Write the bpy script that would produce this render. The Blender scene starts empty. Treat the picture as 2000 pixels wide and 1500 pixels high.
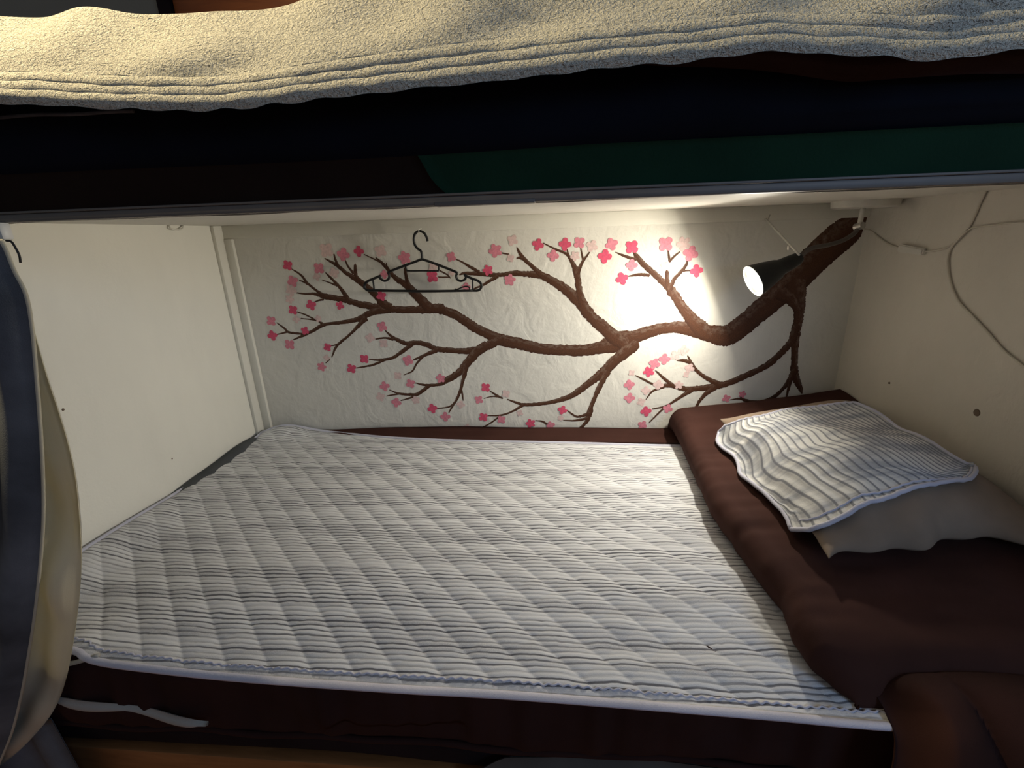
import bpy, bmesh, math, random
import numpy as np
from mathutils import Vector, Matrix
random.seed(7)
SC = bpy.context.scene
COL = SC.collection

# ------------------------------------------------------------------ camera
F_PX, YAW, PITCH, ROLL, CAM_H = 905.0, -0.092, 0.316, -0.034, 0.70
def cam_axes():
    cy, sy, cp, sp = math.cos(YAW), math.sin(YAW), math.cos(PITCH), math.sin(PITCH)
    fwd = np.array([sy*cp, cy*cp, -sp]); r = np.array([cy, -sy, 0.0]); up = np.cross(r, fwd)
    c, s = math.cos(ROLL), math.sin(ROLL)
    return c*r+s*up, -s*r+c*up, fwd
RT, UP, FW = cam_axes()
CAM = np.array([0.0, 0.0, CAM_H])
cd = bpy.data.cameras.new('camera'); co = bpy.data.objects.new('camera', cd); COL.objects.link(co)
cd.sensor_fit = 'HORIZONTAL'; cd.sensor_width = 36.0; cd.lens = F_PX/2000*36.0
cd.clip_start = 0.02; cd.clip_end = 50
co.matrix_world = Matrix(((RT[0], UP[0], -FW[0], 0), (RT[1], UP[1], -FW[1], 0), (RT[2], UP[2], -FW[2], CAM_H), (0, 0, 0, 1)))
SC.camera = co

# ------------------------------------------------------------------ light and exposure
SC.view_settings.view_transform = 'Standard'; SC.view_settings.look = 'None'
SC.view_settings.gamma = 1.0; SC.view_settings.use_curve_mapping = False
SC.view_settings.exposure = 0.12
world = bpy.data.worlds.new('room_ambient'); SC.world = world; world.use_nodes = True
bg = world.node_tree.nodes['Background']; bg.inputs[0].default_value = (0.96, 0.97, 1.0, 1); bg.inputs[1].default_value = 0.105
def area(name, loc, target, size, power, color):
    l = bpy.data.lights.new(name, 'AREA'); l.shape = 'DISK'; l.size = size; l.energy = power; l.color = color
    o = bpy.data.objects.new(name, l); COL.objects.link(o); o.location = loc
    o.rotation_euler = (Vector(target)-Vector(loc)).to_track_quat('-Z', 'Y').to_euler()
    return o
# warm ceiling lamp of the dormitory, above the left end of the upper bunk; cool daylight from a window behind on the right
area('room_ceiling_lamp', (-0.95, 0.495, 1.60), (-0.5, 0.56, 0.9), 0.08, 26.0, (1.0, 0.80, 0.48))
area('window_daylight', (1.15, -0.75, 1.0), (0.30, 0.62, 0.0), 0.5, 6.5, (0.36, 0.60, 1.0))

# ------------------------------------------------------------------ geometry helpers
def ray(px, py): return (px-1000)/F_PX*RT - (py-750)/F_PX*UP + FW
def at(px, py, X=None, Y=None, Z=None):
    """the point of a plane of the room that stands behind a measured point of the photograph"""
    d = ray(px, py)
    if X is not None: t = X/d[0]
    elif Y is not None: t = Y/d[1]
    else: t = (Z-CAM_H)/d[2]
    return CAM + t*d
def at_surf(px, py, fn, off=0.0):
    d = ray(px, py); lo, hi = 0.25, 2.2
    ts = np.linspace(lo, hi, 400); prev = None
    for t in ts:
        p = CAM+t*d; g = p[2]-(fn(p[0], p[1])+off)
        if g < 0: break
    return CAM+t*d

def interp(tbl, x):
    xs = [a for a, _ in tbl]; ys = [b for _, b in tbl]
    return np.interp(x, xs, ys)
def smooth(t): t = np.clip(t, 0, 1); return t*t*(3-2*t)
class Noise:
    """smooth sum-of-waves noise on (x, y)"""
    def __init__(s, seed, freq, n=14, stretch=(1, 1)):
        r = np.random.RandomState(seed); a = r.uniform(0, 2*np.pi, n); f = freq*r.uniform(.55, 1.6, n)
        s.kx = np.cos(a)*f*stretch[0]; s.ky = np.sin(a)*f*stretch[1]; s.ph = r.uniform(0, 6.28, n); s.n = n
    def __call__(s, x, y):
        x = np.asarray(x, float)[..., None]; y = np.asarray(y, float)[..., None]
        return np.sin(s.kx*x+s.ky*y+s.ph).sum(-1)/math.sqrt(s.n)

def link(name, me, m, parent=None, label=None):
    o = bpy.data.objects.new(name, me); COL.objects.link(o)
    if m is not None and not me.materials: me.materials.append(m)
    if parent is not None: o.parent = parent
    if label: o['label'] = label
    return o
def tag(o, label, cat, group=None, kind=None):
    o['label'] = label; o['category'] = cat
    if group: o['group'] = group
    if kind: o['kind'] = kind
    return o
def struct(o, label=None, cat=None):
    o['kind'] = 'structure'
    if label: o['label'] = label
    if cat: o['category'] = cat
    return o
def thing(name, label, cat, loc=(0, 0, 0), group=None):
    o = bpy.data.objects.new(name, None); COL.objects.link(o); o.empty_display_size = .05
    o.location = loc
    return tag(o, label, cat, group)
def adopt(parent, *kids):
    for k in kids:
        k.parent = parent; k.matrix_parent_inverse = Matrix.Translation(parent.location).inverted()
def py_mesh(name, V, Fc, shade=True, uv=None):
    me = bpy.data.meshes.new(name); me.from_pydata([tuple(map(float, v)) for v in V], [], Fc)
    if shade: me.polygons.foreach_set('use_smooth', [True]*len(me.polygons))
    if uv is not None:
        l = me.uv_layers.new(name='UVMap'); li = np.zeros(len(me.loops), int); me.loops.foreach_get('vertex_index', li)
        l.data.foreach_set('uv', np.asarray(uv, float)[li].ravel())
    me.update(); return me
def grid_mesh(name, P, thick=0.0, uv=True):
    """P: (nu, nv, 3) array of points; thick>0 adds a closed under-side displaced downwards along the normal"""
    nu, nv = P.shape[:2]
    idx = np.arange(nu*nv).reshape(nu, nv)
    Fc = [(int(idx[i, j]), int(idx[i+1, j]), int(idx[i+1, j+1]), int(idx[i, j+1])) for i in range(nu-1) for j in range(nv-1)]
    V = P.reshape(-1, 3)
    gu, gv = np.meshgrid(np.linspace(0, 1, nu), np.linspace(0, 1, nv), indexing='ij'); U = np.stack([gu, gv], -1).reshape(-1, 2)
    if thick > 0:
        du = np.gradient(P, axis=0); dv = np.gradient(P, axis=1); n = np.cross(du, dv); n /= np.linalg.norm(n, axis=-1, keepdims=True)+1e-12
        Q = (P-n*thick).reshape(-1, 3); o = nu*nv
        Fc += [(f[3]+o, f[2]+o, f[1]+o, f[0]+o) for f in Fc]
        def rim(a, b): Fc.append((int(a), int(a)+o, int(b)+o, int(b)))
        for i in range(nu-1): rim(idx[i+1, 0], idx[i, 0]) ; rim(idx[i, nv-1], idx[i+1, nv-1])
        for j in range(nv-1): rim(idx[0, j], idx[0, j+1]); rim(idx[nu-1, j+1], idx[nu-1, j])
        V = np.concatenate([V, Q]); U = np.concatenate([U, U])
    return py_mesh(name, V, Fc, True, U if uv else None)
def catmull(pts, n=8):
    P = np.asarray(pts, float); out = []
    P2 = np.vstack([2*P[0]-P[1], P, 2*P[-1]-P[-2]])
    for i in range(1, len(P2)-2):
        p0, p1, p2, p3 = P2[i-1:i+3]
        for k in range(n):
            t = k/n
            out.append(.5*((2*p1)+(-p0+p2)*t+(2*p0-5*p1+4*p2-p3)*t*t+(-p0+3*p1-3*p2+p3)*t**3))
    out.append(P[-1]); return np.array(out)
def tube_mesh(name, pts, rad, seg=10, sm=6, closed=False, caps=True):
    P = catmull(pts, sm) if sm else np.asarray(pts, float)
    R = np.full(len(P), rad) if np.isscalar(rad) else np.interp(np.linspace(0, 1, len(P)), np.linspace(0, 1, len(rad)), rad)
    T = np.gradient(P, axis=0); T /= np.linalg.norm(T, axis=1, keepdims=True)+1e-12
    n = np.cross(T[0], [0, 0, 1.0]);
    if np.linalg.norm(n) < 1e-3: n = np.cross(T[0], [0, 1.0, 0])
    n /= np.linalg.norm(n); V = []
    for i in range(len(P)):
        n = n-T[i]*np.dot(n, T[i]); n /= np.linalg.norm(n)+1e-12; b = np.cross(T[i], n)
        for k in range(seg):
            a = 2*math.pi*k/seg; V.append(P[i]+R[i]*(math.cos(a)*n+math.sin(a)*b))
    Fc = []
    for i in range(len(P)-1):
        for k in range(seg): Fc.append((i*seg+k, i*seg+(k+1) % seg, (i+1)*seg+(k+1) % seg, (i+1)*seg+k))
    if caps: Fc.append(tuple(range(seg-1, -1, -1))); Fc.append(tuple((len(P)-1)*seg+k for k in range(seg)))
    return py_mesh(name, V, Fc)
def box_mesh(name, lo, hi, bev=0.0, seg=2):
    bm = bmesh.new(); bmesh.ops.create_cube(bm, size=1)
    lo = Vector(lo); hi = Vector(hi)
    for v in bm.verts: v.co = Vector([(lo[i]+hi[i])/2+v.co[i]*(hi[i]-lo[i]) for i in range(3)])
    if bev: bmesh.ops.bevel(bm, geom=list(bm.edges), offset=bev, segments=seg, affect='EDGES', profile=.5)
    me = bpy.data.meshes.new(name); bm.to_mesh(me); bm.free()
    if bev: me.polygons.foreach_set('use_smooth', [True]*len(me.polygons)); me.set_sharp_from_angle(angle=math.radians(40))
    return me
def lathe_mesh(name, prof, origin, axis, seg=40, cap0=False, cap1=False):
    """prof: (distance along the axis, radius)"""
    a = Vector(axis).normalized(); n = a.orthogonal().normalized(); b = a.cross(n); o = Vector(origin); V = []; Fc = []
    for (d, r) in prof:
        for k in range(seg):
            t = 2*math.pi*k/seg; V.append(o+a*d+(n*math.cos(t)+b*math.sin(t))*r)
    for i in range(len(prof)-1):
        for k in range(seg): Fc.append((i*seg+k, i*seg+(k+1) % seg, (i+1)*seg+(k+1) % seg, (i+1)*seg+k))
    if cap0: Fc.append(tuple(range(seg-1, -1, -1)))
    if cap1: Fc.append(tuple((len(prof)-1)*seg+k for k in range(seg)))
    me = py_mesh(name, V, Fc); me.set_sharp_from_angle(angle=math.radians(35)); return me

# ------------------------------------------------------------------ materials
class NT:
    def __init__(s, name):
        s.m = bpy.data.materials.new(name); s.m.use_nodes = True; s.t = s.m.node_tree; s.b = s.t.nodes['Principled BSDF']
    def n(s, typ, **k):
        q = s.t.nodes.new(typ)
        for a, v in k.items():
            if a in q.inputs.keys() if isinstance(a, str) else False: q.inputs[a].default_value = v
            else: setattr(q, a, v)
        return q
    def l(s, a, b): s.t.links.new(a, b); return s
    def coord(s, out='Object', scale=(1, 1, 1), rot=(0, 0, 0)):
        c = s.n('ShaderNodeTexCoord'); mp = s.n('ShaderNodeMapping'); mp.inputs['Scale'].default_value = scale; mp.inputs['Rotation'].default_value = rot
        s.l(c.outputs[out], mp.inputs['Vector']); return mp.outputs['Vector']
    def noise(s, vec, scale, detail=4, rough=.55, dist=0.0):
        q = s.n('ShaderNodeTexNoise'); q.inputs['Scale'].default_value = scale; q.inputs['Detail'].default_value = detail
        q.inputs['Roughness'].default_value = rough; q.inputs['Distortion'].default_value = dist
        if vec is not None: s.l(vec, q.inputs['Vector'])
        return q.outputs['Fac']
    def ramp(s, fac, stops, interp='LINEAR'):
        q = s.n('ShaderNodeValToRGB'); q.color_ramp.interpolation = interp; e = q.color_ramp.elements
        while len(e) < len(stops): e.new(.5)
        for el, (p, c) in zip(e, stops): el.position = p; el.color = (*c, 1) if len(c) == 3 else c
        s.l(fac, q.inputs['Fac']); return q.outputs['Color']
    def mix(s, fac, a, b, mode='MIX'):
        q = s.n('ShaderNodeMix', data_type='RGBA', blend_type=mode)
        for inp, v in ((q.inputs['Factor'], fac), (q.inputs['A'], a), (q.inputs['B'], b)):
            pass
        fi, ai, bi = q.inputs[0], q.inputs[6], q.inputs[7]
        for inp, v in ((fi, fac), (ai, a), (bi, b)):
            if hasattr(v, 'is_output'): s.l(v, inp)
            elif isinstance(v, (tuple, list)): inp.default_value = (*v, 1) if len(v) == 3 else v
            else: inp.default_value = v
        return q.outputs[2]
    def math(s, op, a, b=None):
        q = s.n('ShaderNodeMath', operation=op)
        for i, v in enumerate((a, b)):
            if v is None: continue
            if hasattr(v, 'is_output'): s.l(v, q.inputs[i])
            else: q.inputs[i].default_value = v
        return q.outputs[0]
    def bump(s, h, dist, strength=1.0, prev=None):
        q = s.n('ShaderNodeBump'); q.inputs['Distance'].default_value = dist; q.inputs['Strength'].default_value = strength
        s.l(h, q.inputs['Height'])
        if prev is not None: s.l(prev, q.inputs['Normal'])
        s.l(q.outputs[0], s.b.inputs['Normal']); return q.outputs[0]
    def col(s, c):
        if hasattr(c, 'is_output'): s.l(c, s.b.inputs['Base Color'])
        else: s.b.inputs['Base Color'].default_value = (*c, 1)
        return s
    def rough(s, v, spec=.3): s.b.inputs['Roughness'].default_value = v; s.b.inputs['Specular IOR Level'].default_value = spec; return s
def mul(c, k): return tuple(min(1, x*k) for x in c)
def plaster(name, c, bump_d=.0012, relief=26, stain=.16):
    m = NT(name); v = m.coord()
    big = m.noise(v, 2.2, 5); fine = m.noise(v, relief, 5, .6); mid = m.noise(m.coord(scale=(1, 1, .35)), 9, 4)
    base = m.ramp(big, [(.3, mul(c, 1-stain)), (.62, c)])
    base = m.mix(m.math('MULTIPLY', m.ramp(mid, [(.45, (0, 0, 0)), (.8, (1, 1, 1))]), .35), base, mul(c, .86))
    m.col(base).rough(.62, .25); b = m.bump(m.noise(m.coord(scale=(1, 1, .7)), relief*.45, 3, .5, 1.2), bump_d*2.2, 1.0); b = m.bump(fine, bump_d, 1.0, b); m.bump(m.noise(v, 140, 3), .0003, 1.0, b); return m.m
def cloth(name, c, var=.2, weave=900, wb=.00025, rough=.9, sheen=0.0, sc=7):
    m = NT(name); v = m.coord(); n = m.noise(v, sc, 4)
    m.col(m.ramp(n, [(.3, mul(c, 1-var)), (.7, mul(c, 1+var))])).rough(rough, .12)
    b = m.bump(m.noise(v, weave, 2), wb, 1.0)
    if sheen: m.b.inputs['Sheen Weight'].default_value = sheen
    return m.m
def plain(name, c, rough=.5, spec=.4, var=.08, metal=0.0):
    m = NT(name); n = m.noise(m.coord(), 30, 3)
    m.col(m.ramp(n, [(.3, mul(c, 1-var)), (.7, mul(c, 1+var))])).rough(rough, spec); m.b.inputs['Metallic'].default_value = metal; return m.m

M = {}
M['wall'] = plaster('white_painted_plaster', (.74, .72, .65), .0016, 30, .14)
M['wall_smooth'] = plaster('cream_painted_board', (.83, .81, .72), .0005, 14, .06)
M['wall_r'] = plaster('white_painted_concrete', (.66, .62, .54), .0008, 60, .12)
M['ceil'] = plaster('white_painted_ceiling', (.66, .63, .56), .0004, 20, .08)
M['trim'] = plaster('white_gloss_batten', (.74, .72, .64), .0003, 40, .06)
M['grey_wall'] = plaster('grey_painted_wall', (.22, .22, .20), .0006, 30, .1)
M['brown'] = cloth('dark_brown_cotton', (.029, .012, .010), .18)
M['brown2'] = cloth('chocolate_brown_cotton', (.050, .021, .016), .18)
M['navy'] = cloth('navy_mattress_cloth', (.0035, .0045, .009), .3)
M['slate'] = cloth('slate_blue_curtain_cloth', (.105, .115, .130), .45, 700, .0004)
M['cream_lining'] = cloth('cream_lining_cloth', (.74, .70, .56), .10)
_t = M['cream_lining'].node_tree; _tr = _t.nodes.new('ShaderNodeBsdfTranslucent'); _tr.inputs[0].default_value = (.80, .74, .56, 1); _mx = _t.nodes.new('ShaderNodeMixShader'); _mx.inputs[0].default_value = .45
_t.links.new(_t.nodes['Principled BSDF'].outputs[0], _mx.inputs[1]); _t.links.new(_tr.outputs[0], _mx.inputs[2]); _t.links.new(_mx.outputs[0], _t.nodes['Material Output'].inputs[0])
M['tan'] = cloth('taupe_pillowcase_cotton', (.26, .20, .15), .16)
M['edge_lav'] = cloth('pale_lavender_binding', (.55, .55, .64), .1, 500, .0006)
M['white_cloth'] = cloth('white_cotton', (.36, .35, .32), .1)
M['grey_felt'] = cloth('grey_felt', (.085, .082, .074), .2)
M['border'] = cloth('slate_mattress_border', (.075, .080, .085), .2)
M['pipe'] = cloth('grey_piping', (.10, .10, .12), .5, 500, .0004, .9, 0, 16)
M['base'] = cloth('black_brown_futon_cloth', (.012, .008, .009), .3)
M['black_plastic'] = plain('black_plastic', (.006, .006, .006), .42)
M['lamp_black'] = plain('black_lacquer', (.010, .011, .010), .35)
M['white_plastic'] = plain('white_plastic', (.62, .60, .54), .4)
M['cable'] = plain('off_white_cable_sheath', (.60, .56, .47), .5)
M['steel'] = plain('nickel_plated_steel', (.45, .43, .40), .35, .5, .1, .8)
M['track'] = plain('grey_anodised_track', (.13, .115, .10), .5)
M['dark_wire'] = plain('dark_wire', (.02, .018, .015), .5)
M['green'] = cloth('dark_green_paint_on_canvas', (.008, .030, .015), .2, 300, .0005)
M['railbrown'] = cloth('dark_brown_painted_board', (.016, .008, .005), .25, 300, .0005)
def wood(name, c1, c2, scale=(1.2, 9, 9)):
    m = NT(name); v = m.coord(scale=scale); n = m.noise(v, 6, 6, .6, .6)
    m.col(m.ramp(n, [(.3, c1), (.7, c2)])).rough(.5, .3); m.bump(n, .0004); return m.m
M['wood'] = wood('orange_varnished_wood', (.20, .085, .030), (.32, .14, .05))
M['redwood'] = wood('reddish_wood_panel', (.16, .045, .014), (.24, .075, .022))

# pad fabric: fine irregular grey stripes running along the bed
def striped():
    m = NT('grey_striped_quilted_cotton'); sep = m.n('ShaderNodeSeparateXYZ'); m.l(m.coord(), sep.inputs[0])
    warp = m.noise(m.coord(scale=(1.4, 1.0, 0)), 5, 4, .6); warp2 = m.noise(m.coord(scale=(1, 1, 0)), 34, 2)
    ph = m.math('ADD', m.math('MULTIPLY', sep.outputs[1], 92.0), m.math('ADD', m.math('MULTIPLY', warp, 1.6), m.math('MULTIPLY', warp2, .20)))
    rib = m.math('ADD', m.math('MULTIPLY', m.math('SINE', m.math('MULTIPLY', ph, 2*math.pi)), .5), .5)
    thick = m.noise(m.coord(scale=(2.5, 60, 0)), 1.0, 3, .6); gband = m.noise(m.coord(scale=(2.6, 34, 0)), 1.0, 3, .6)
    ln = m.ramp(m.math('SUBTRACT', rib, m.math('MULTIPLY', m.math('SUBTRACT', thick, .5), .9)), [(.10, (1, 1, 1)), (.38, (0, 0, 0))])
    grain = m.noise(m.coord(scale=(420, 700, 1)), 1, 2)
    gb = m.math('MULTIPLY', m.ramp(gband, [(.46, (0, 0, 0)), (.66, (1, 1, 1))]), m.ramp(grain, [(.35, (.35, .35, .35)), (.62, (1, 1, 1))]))
    c = m.mix(m.math('MULTIPLY', gb, .62), (.73, .735, .745), (.30, .30, .325))
    sel = m.ramp(m.noise(m.coord(scale=(1.2, 44, 0)), 1.0, 2), [(.36, (.15, .15, .15)), (.56, (1, 1, 1))])
    c = m.mix(m.math('MULTIPLY', m.math('MULTIPLY', ln, sel), .92), c, (.11, .11, .125))
    m.col(c).rough(.92, .1); b = m.bump(rib, .0006, 1.0); m.bump(grain, .0004, 1.0, b); return m.m
M['striped'] = striped()
def plaid():
    m = NT('checked_towelling'); uvn = m.n('ShaderNodeTexCoord').outputs['UV']
    sep = m.n('ShaderNodeSeparateXYZ'); m.l(uvn, sep.inputs[0]); wob = m.noise(uvn, 5, 2)
    u = m.math('ADD', sep.outputs[0], m.math('MULTIPLY', wob, .012)); w = m.math('ADD', sep.outputs[1], m.math('MULTIPLY', wob, .02))
    st = m.math('SINE', m.math('MULTIPLY', u, 2*math.pi*25)); 
    line = m.ramp(st, [(.0, (0, 0, 0)), (.70, (0, 0, 0)), (.95, (1, 1, 1))])
    cw = m.n('ShaderNodeCombineXYZ'); m.l(m.math('MULTIPLY', w, 9), cw.inputs[1]); m.l(m.math('MULTIPLY', u, 3.0), cw.inputs[0])
    band = m.ramp(m.noise(cw.outputs[0], 1.2, 2), [(.44, (0, 0, 0)), (.60, (1, 1, 1))])
    cs = m.math('SINE', m.math('MULTIPLY', w, 2*math.pi*34)); cross = m.ramp(cs, [(.55, (0, 0, 0)), (.95, (1, 1, 1))])
    c = m.mix(m.math('MULTIPLY', band, .75), (.66, .66, .64), (.30, .32, .36))
    c = m.mix(m.math('MULTIPLY', m.math('MULTIPLY', cross, band), .6), c, (.34, .35, .40))
    c = m.mix(m.math('MULTIPLY', line, .82), c, (.16, .17, .20))
    m.col(c).rough(.95, .08); b = m.bump(st, .0012, .6); m.bump(m.noise(m.coord(), 600, 2), .0005, 1.0, b); return m.m
M['plaid'] = plaid()
def terry():
    m = NT('cream_terry_towelling'); v = m.coord(scale=(1, 1, 1.3)); n = m.noise(v, 310, 3.0, .68); n2 = m.noise(m.coord(scale=(.6, 1, 2)), 90, 4)
    m.col(m.ramp(n, [(.3, (.56, .54, .44)), (.7, (.74, .72, .62))])).rough(1.0, .05)
    b = m.bump(n, .0085, 1.0); m.bump(n2, .006, .8, b); m.b.inputs['Sheen Weight'].default_value = .2; return m.m
M['terry'] = terry()
def bark():
    m = NT('brown_mural_paint'); uvn = m.n('ShaderNodeTexCoord').outputs['UV']; sep = m.n('ShaderNodeSeparateXYZ'); m.l(uvn, sep.inputs[0])
    mp = m.n('ShaderNodeMapping'); mp.inputs['Scale'].default_value = (60, 5, 1); m.l(uvn, mp.inputs[0]); n = m.noise(mp.outputs[0], 1.0, 5, .65)
    n2 = m.noise(m.coord(scale=(1, 1, 1.6)), 330, 4)
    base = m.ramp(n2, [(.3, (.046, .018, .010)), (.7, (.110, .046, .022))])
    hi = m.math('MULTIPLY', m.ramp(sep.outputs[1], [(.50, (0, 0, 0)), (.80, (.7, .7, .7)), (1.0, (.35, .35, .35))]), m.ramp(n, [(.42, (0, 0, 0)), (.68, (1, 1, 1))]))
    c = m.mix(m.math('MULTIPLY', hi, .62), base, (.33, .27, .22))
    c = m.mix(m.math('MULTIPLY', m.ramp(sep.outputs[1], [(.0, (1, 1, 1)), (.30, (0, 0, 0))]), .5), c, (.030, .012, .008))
    m.col(c).rough(.6, .2); m.bump(n2, .0002); return m.m
M['bark'] = bark()
def petal(name, c):
    m = NT(name); n = m.noise(m.coord(), 160, 3); m.col(m.ramp(n, [(.3, mul(c, .85)), (.7, mul(c, 1.12))])).rough(.6, .2); return m.m
M['petal2'] = petal('deep_pink_mural_paint', (.66, .095, .170)); M['petal1'] = petal('rose_pink_mural_paint', (.68, .240, .300)); M['petal0'] = petal('faint_pink_mural_paint', (.70, .52, .49))
def glow():
    m = NT('lit_lamp_lens'); m.b.inputs['Emission Color'].default_value = (1, .93, .76, 1); m.b.inputs['Emission Strength'].default_value = 30; m.col((.8, .8, .8)); m.noise(m.coord(), 40); return m.m
M['glow'] = glow()

# ------------------------------------------------------------------ the setting
XL, XR, YB = -1.108, 0.942, 1.555       # side walls and back wall of the berth
YF = 0.555                              # front of the bed
ZC = 0.752                              # ceiling of the berth = underside of the upper bunk
ZT = 0.709
FLOOR = -0.62
struct(link('wall_back', box_mesh('wall_back', (XL-.05, YB, FLOOR), (XR+.05, YB+.06, ZC+.02)), M['wall']), 'white plastered back wall of the lower berth', 'wall')
wl = struct(link('wall_left', box_mesh('wall_left', (XL-.03, .60, FLOOR), (XL, YB, ZC+.02)), M['wall_smooth']), 'cream painted board at the foot of the bed', 'wall')
wr = struct(link('wall_right', box_mesh('wall_right', (XR, .30, FLOOR), (XR+.05, YB, ZC+.02)), M['wall_r']), 'off-white wall at the pillow end', 'wall')
struct(link('ceiling', box_mesh('ceiling', (XL-.03, .605, ZC), (XR+.05, YB+.06, ZC+.018)), M['ceil']), 'white underside of the upper bunk', 'ceiling')
struct(link('wall_upper', box_mesh('wall_upper', (-3.0, YB+.30, ZC+.02), (3.0, YB+.36, 2.4)), M['grey_wall']), 'grey wall beyond the upper bunk', 'wall')
struct(link('floor', box_mesh('floor', (-3.0, -2.5, FLOOR-.03), (3.0, YB+.3, FLOOR)), M['wood']), 'wooden floor under the bunk', 'floor')
struct(link('trim_1', box_mesh('trim_1', (XL+.002, YB-.010, ZT), (XR, YB, ZC), .0015), M['trim']), 'white batten along the top of the back wall', 'trim')
struct(link('trim_2', box_mesh('trim_2', (XL, YB-.050, 0.0-.2), (XL+.012, YB, ZC), .002), M['trim']), 'white corner batten between left board and back wall', 'trim')
struct(link('trim_3', box_mesh('trim_3', (XL+.012, YB-.014, -.2), (XL+.040, YB, ZT), .002), M['trim']), 'narrow white strip beside the corner batten', 'trim')
# small marks and holes on the walls (parts of the walls)
def disc(name, c, ax, r, m, parent, d=.0012):
    o = link(name, lathe_mesh(name, [(0, r), (d, r*.9)], c, ax, 16, False, True), m, parent); return o
M['stain'] = plain('brown_stain', (.14, .10, .07), .8)
disc('screw_hole', at(1908, 806, X=XR), (-1, 0, 0), .0085, M['stain'], wr)
disc('screw_hole', at(1737, 748, X=XR), (-1, 0, 0), .0035, M['stain'], wr)
disc('scuff_mark', at(123, 800, X=XL), (1, 0, 0), .0030, M['stain'], wl)
disc('scuff_mark', at(336, 896, X=XL), (1, 0, 0), .0020, M['stain'], wl)
# wooden door seen above the upper bunk
pl = at(345, 8, Y=YB+.295); pr = at(690, 0, Y=YB+.295)
dr = thing('wood_panel', 'reddish brown wooden panel on the grey wall above the upper bunk', 'panel', (float(pl[0]), YB+.29, ZC+.1))
a_ = link('board', box_mesh('board', (pl[0], YB+.275, ZC+.1), (pr[0], YB+.298, 2.1), .004), M['redwood'])
b_ = link('frame', box_mesh('frame', (pl[0]-.05, YB+.262, ZC+.1), (pl[0]-.002, YB+.298, 2.1), .003), M['base'])
adopt(dr, a_, b_)

# ------------------------------------------------------------------ bed frame, futon, mattress
bf = thing('bed_frame', 'orange-brown wooden frame under the lower mattress', 'bed frame', (0, 1.0, FLOOR))
parts = [link('side_rail', box_mesh('side_rail', (XL+.004, .585, -.43), (XR-.004, .612, -.258), .004), M['wood']),
         link('platform', box_mesh('platform', (XL+.004, .612, -.30), (XR-.004, YB-.004, -.258), .002), M['wood'])]
for x in (XL+.05, XR-.05):
    for y in (.65, YB-.05): parts.append(link('leg', box_mesh('leg', (x-.035, y-.035, FLOOR), (x+.035, y+.035, -.30), .003), M['wood']))
adopt(bf, *parts)

def rounded_slab(name, lo, hi, r, m, nx=90, ny=60, amp=None, sides=None):
    """a soft slab: rounded long box with noise on it, built as one closed surface of rings"""
    # cross-section in the YZ plane, swept along X with end rounding
    sec = []
    y0, y1, z0, z1 = lo[1], hi[1], lo[2], hi[2]
    def arc(cy, cz, a0, a1, n=6): return [(cy+r*math.cos(math.radians(a0+(a1-a0)*k/n)), cz+r*math.sin(math.radians(a0+(a1-a0)*k/n))) for k in range(n+1)]
    def seg(p, q, n): return [(p[0]+(q[0]-p[0])*k/n, p[1]+(q[1]-p[1])*k/n) for k in range(1, n)]
    corners = [arc(y0+r, z0+r, 270, 180), arc(y0+r, z1-r, 180, 90), arc(y1-r, z1-r, 90, 0), arc(y1-r, z0+r, 0, -90)]
    cnt = [14, ny, 10, 20]
    for i in range(4): sec += corners[i]; sec += seg(corners[i][-1], corners[(i+1) % 4][0], cnt[i])
    sec = np.array(sec); c = np.array([(y0+y1)/2, (z0+z1)/2])
    xs = np.concatenate([lo[0]+r*(1-np.cos(np.linspace(0, math.pi/2, 6)))[:-1], np.linspace(lo[0]+r, hi[0]-r, nx), hi[0]-r*(1-np.cos(np.linspace(math.pi/2, 0, 6)))[1:]])
    P = []
    for x in xs:
        e = max(0.0, (lo[0]+r-x)/r, (x-(hi[0]-r))/r); k = r*(1-math.sqrt(max(0, 1-e*e)))
        s = sec.copy(); s[:, 0] += np.clip((c[0]-s[:, 0])/.03, -1, 1)*k; s[:, 1] += np.clip((c[1]-s[:, 1])/.03, -1, 1)*k
        p = np.column_stack([np.full(len(s), x), s]);
        if amp: p = amp(p)
        P.append(p)
    P = np.array(P); n = P.shape[1]; V = P.reshape(-1, 3); Fc = []
    for i in range(len(xs)-1):
        for j in range(n): Fc.append((i*n+j, i*n+(j+1) % n, (i+1)*n+(j+1) % n, (i+1)*n+j))
    Fc.append(tuple(range(n-1, -1, -1))); Fc.append(tuple((len(xs)-1)*n+j for j in range(n)))
    return link(name, py_mesh(name, V, Fc), m)
nz1 = Noise(3, 22); nz2 = Noise(4, 60, stretch=(1.6, .3)); nz3 = Noise(5, 9)
def fut_amp(p):
    q = p.copy(); q[:, 1] += .006*nz3(p[:, 0], p[:, 2]*3)*(p[:, 1] < .7); q[:, 2] = np.clip(q[:, 2]+.004*nz3(p[:, 0], p[:, 1]), -.2565, -.1725); return q
fu = rounded_slab('futon', (XL+.006, .590, -.2565), (XR-.006, YB-.004, -.1725), .03, M['base'], 60, 20, fut_amp)
tag(fu, 'near-black folded futon under the brown mattress', 'futon')
def mat_amp(p):
    q = p.copy(); x, y, z = p.T
    front = smooth((.62-y)/.06)
    fold = .5+.5*nz2(x, z*.6+x*.3)
    q[:, 1] -= front*(.010*fold+.006*nz1(x, z*1.5))*smooth((z+.175)/.06)
    q[:, 2] += .004*nz3(x, y)*(z > -.02)*(1-front) + front*(z < -.10)*(.014*nz3(x*1.2, 1.0)-.004)
    q[:, 2] = np.maximum(q[:, 2], -.171); return q
mt = thing('mattress', 'lower mattress in a wrinkled dark brown fitted sheet', 'mattress', (0, 1.0, -.150))
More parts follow.
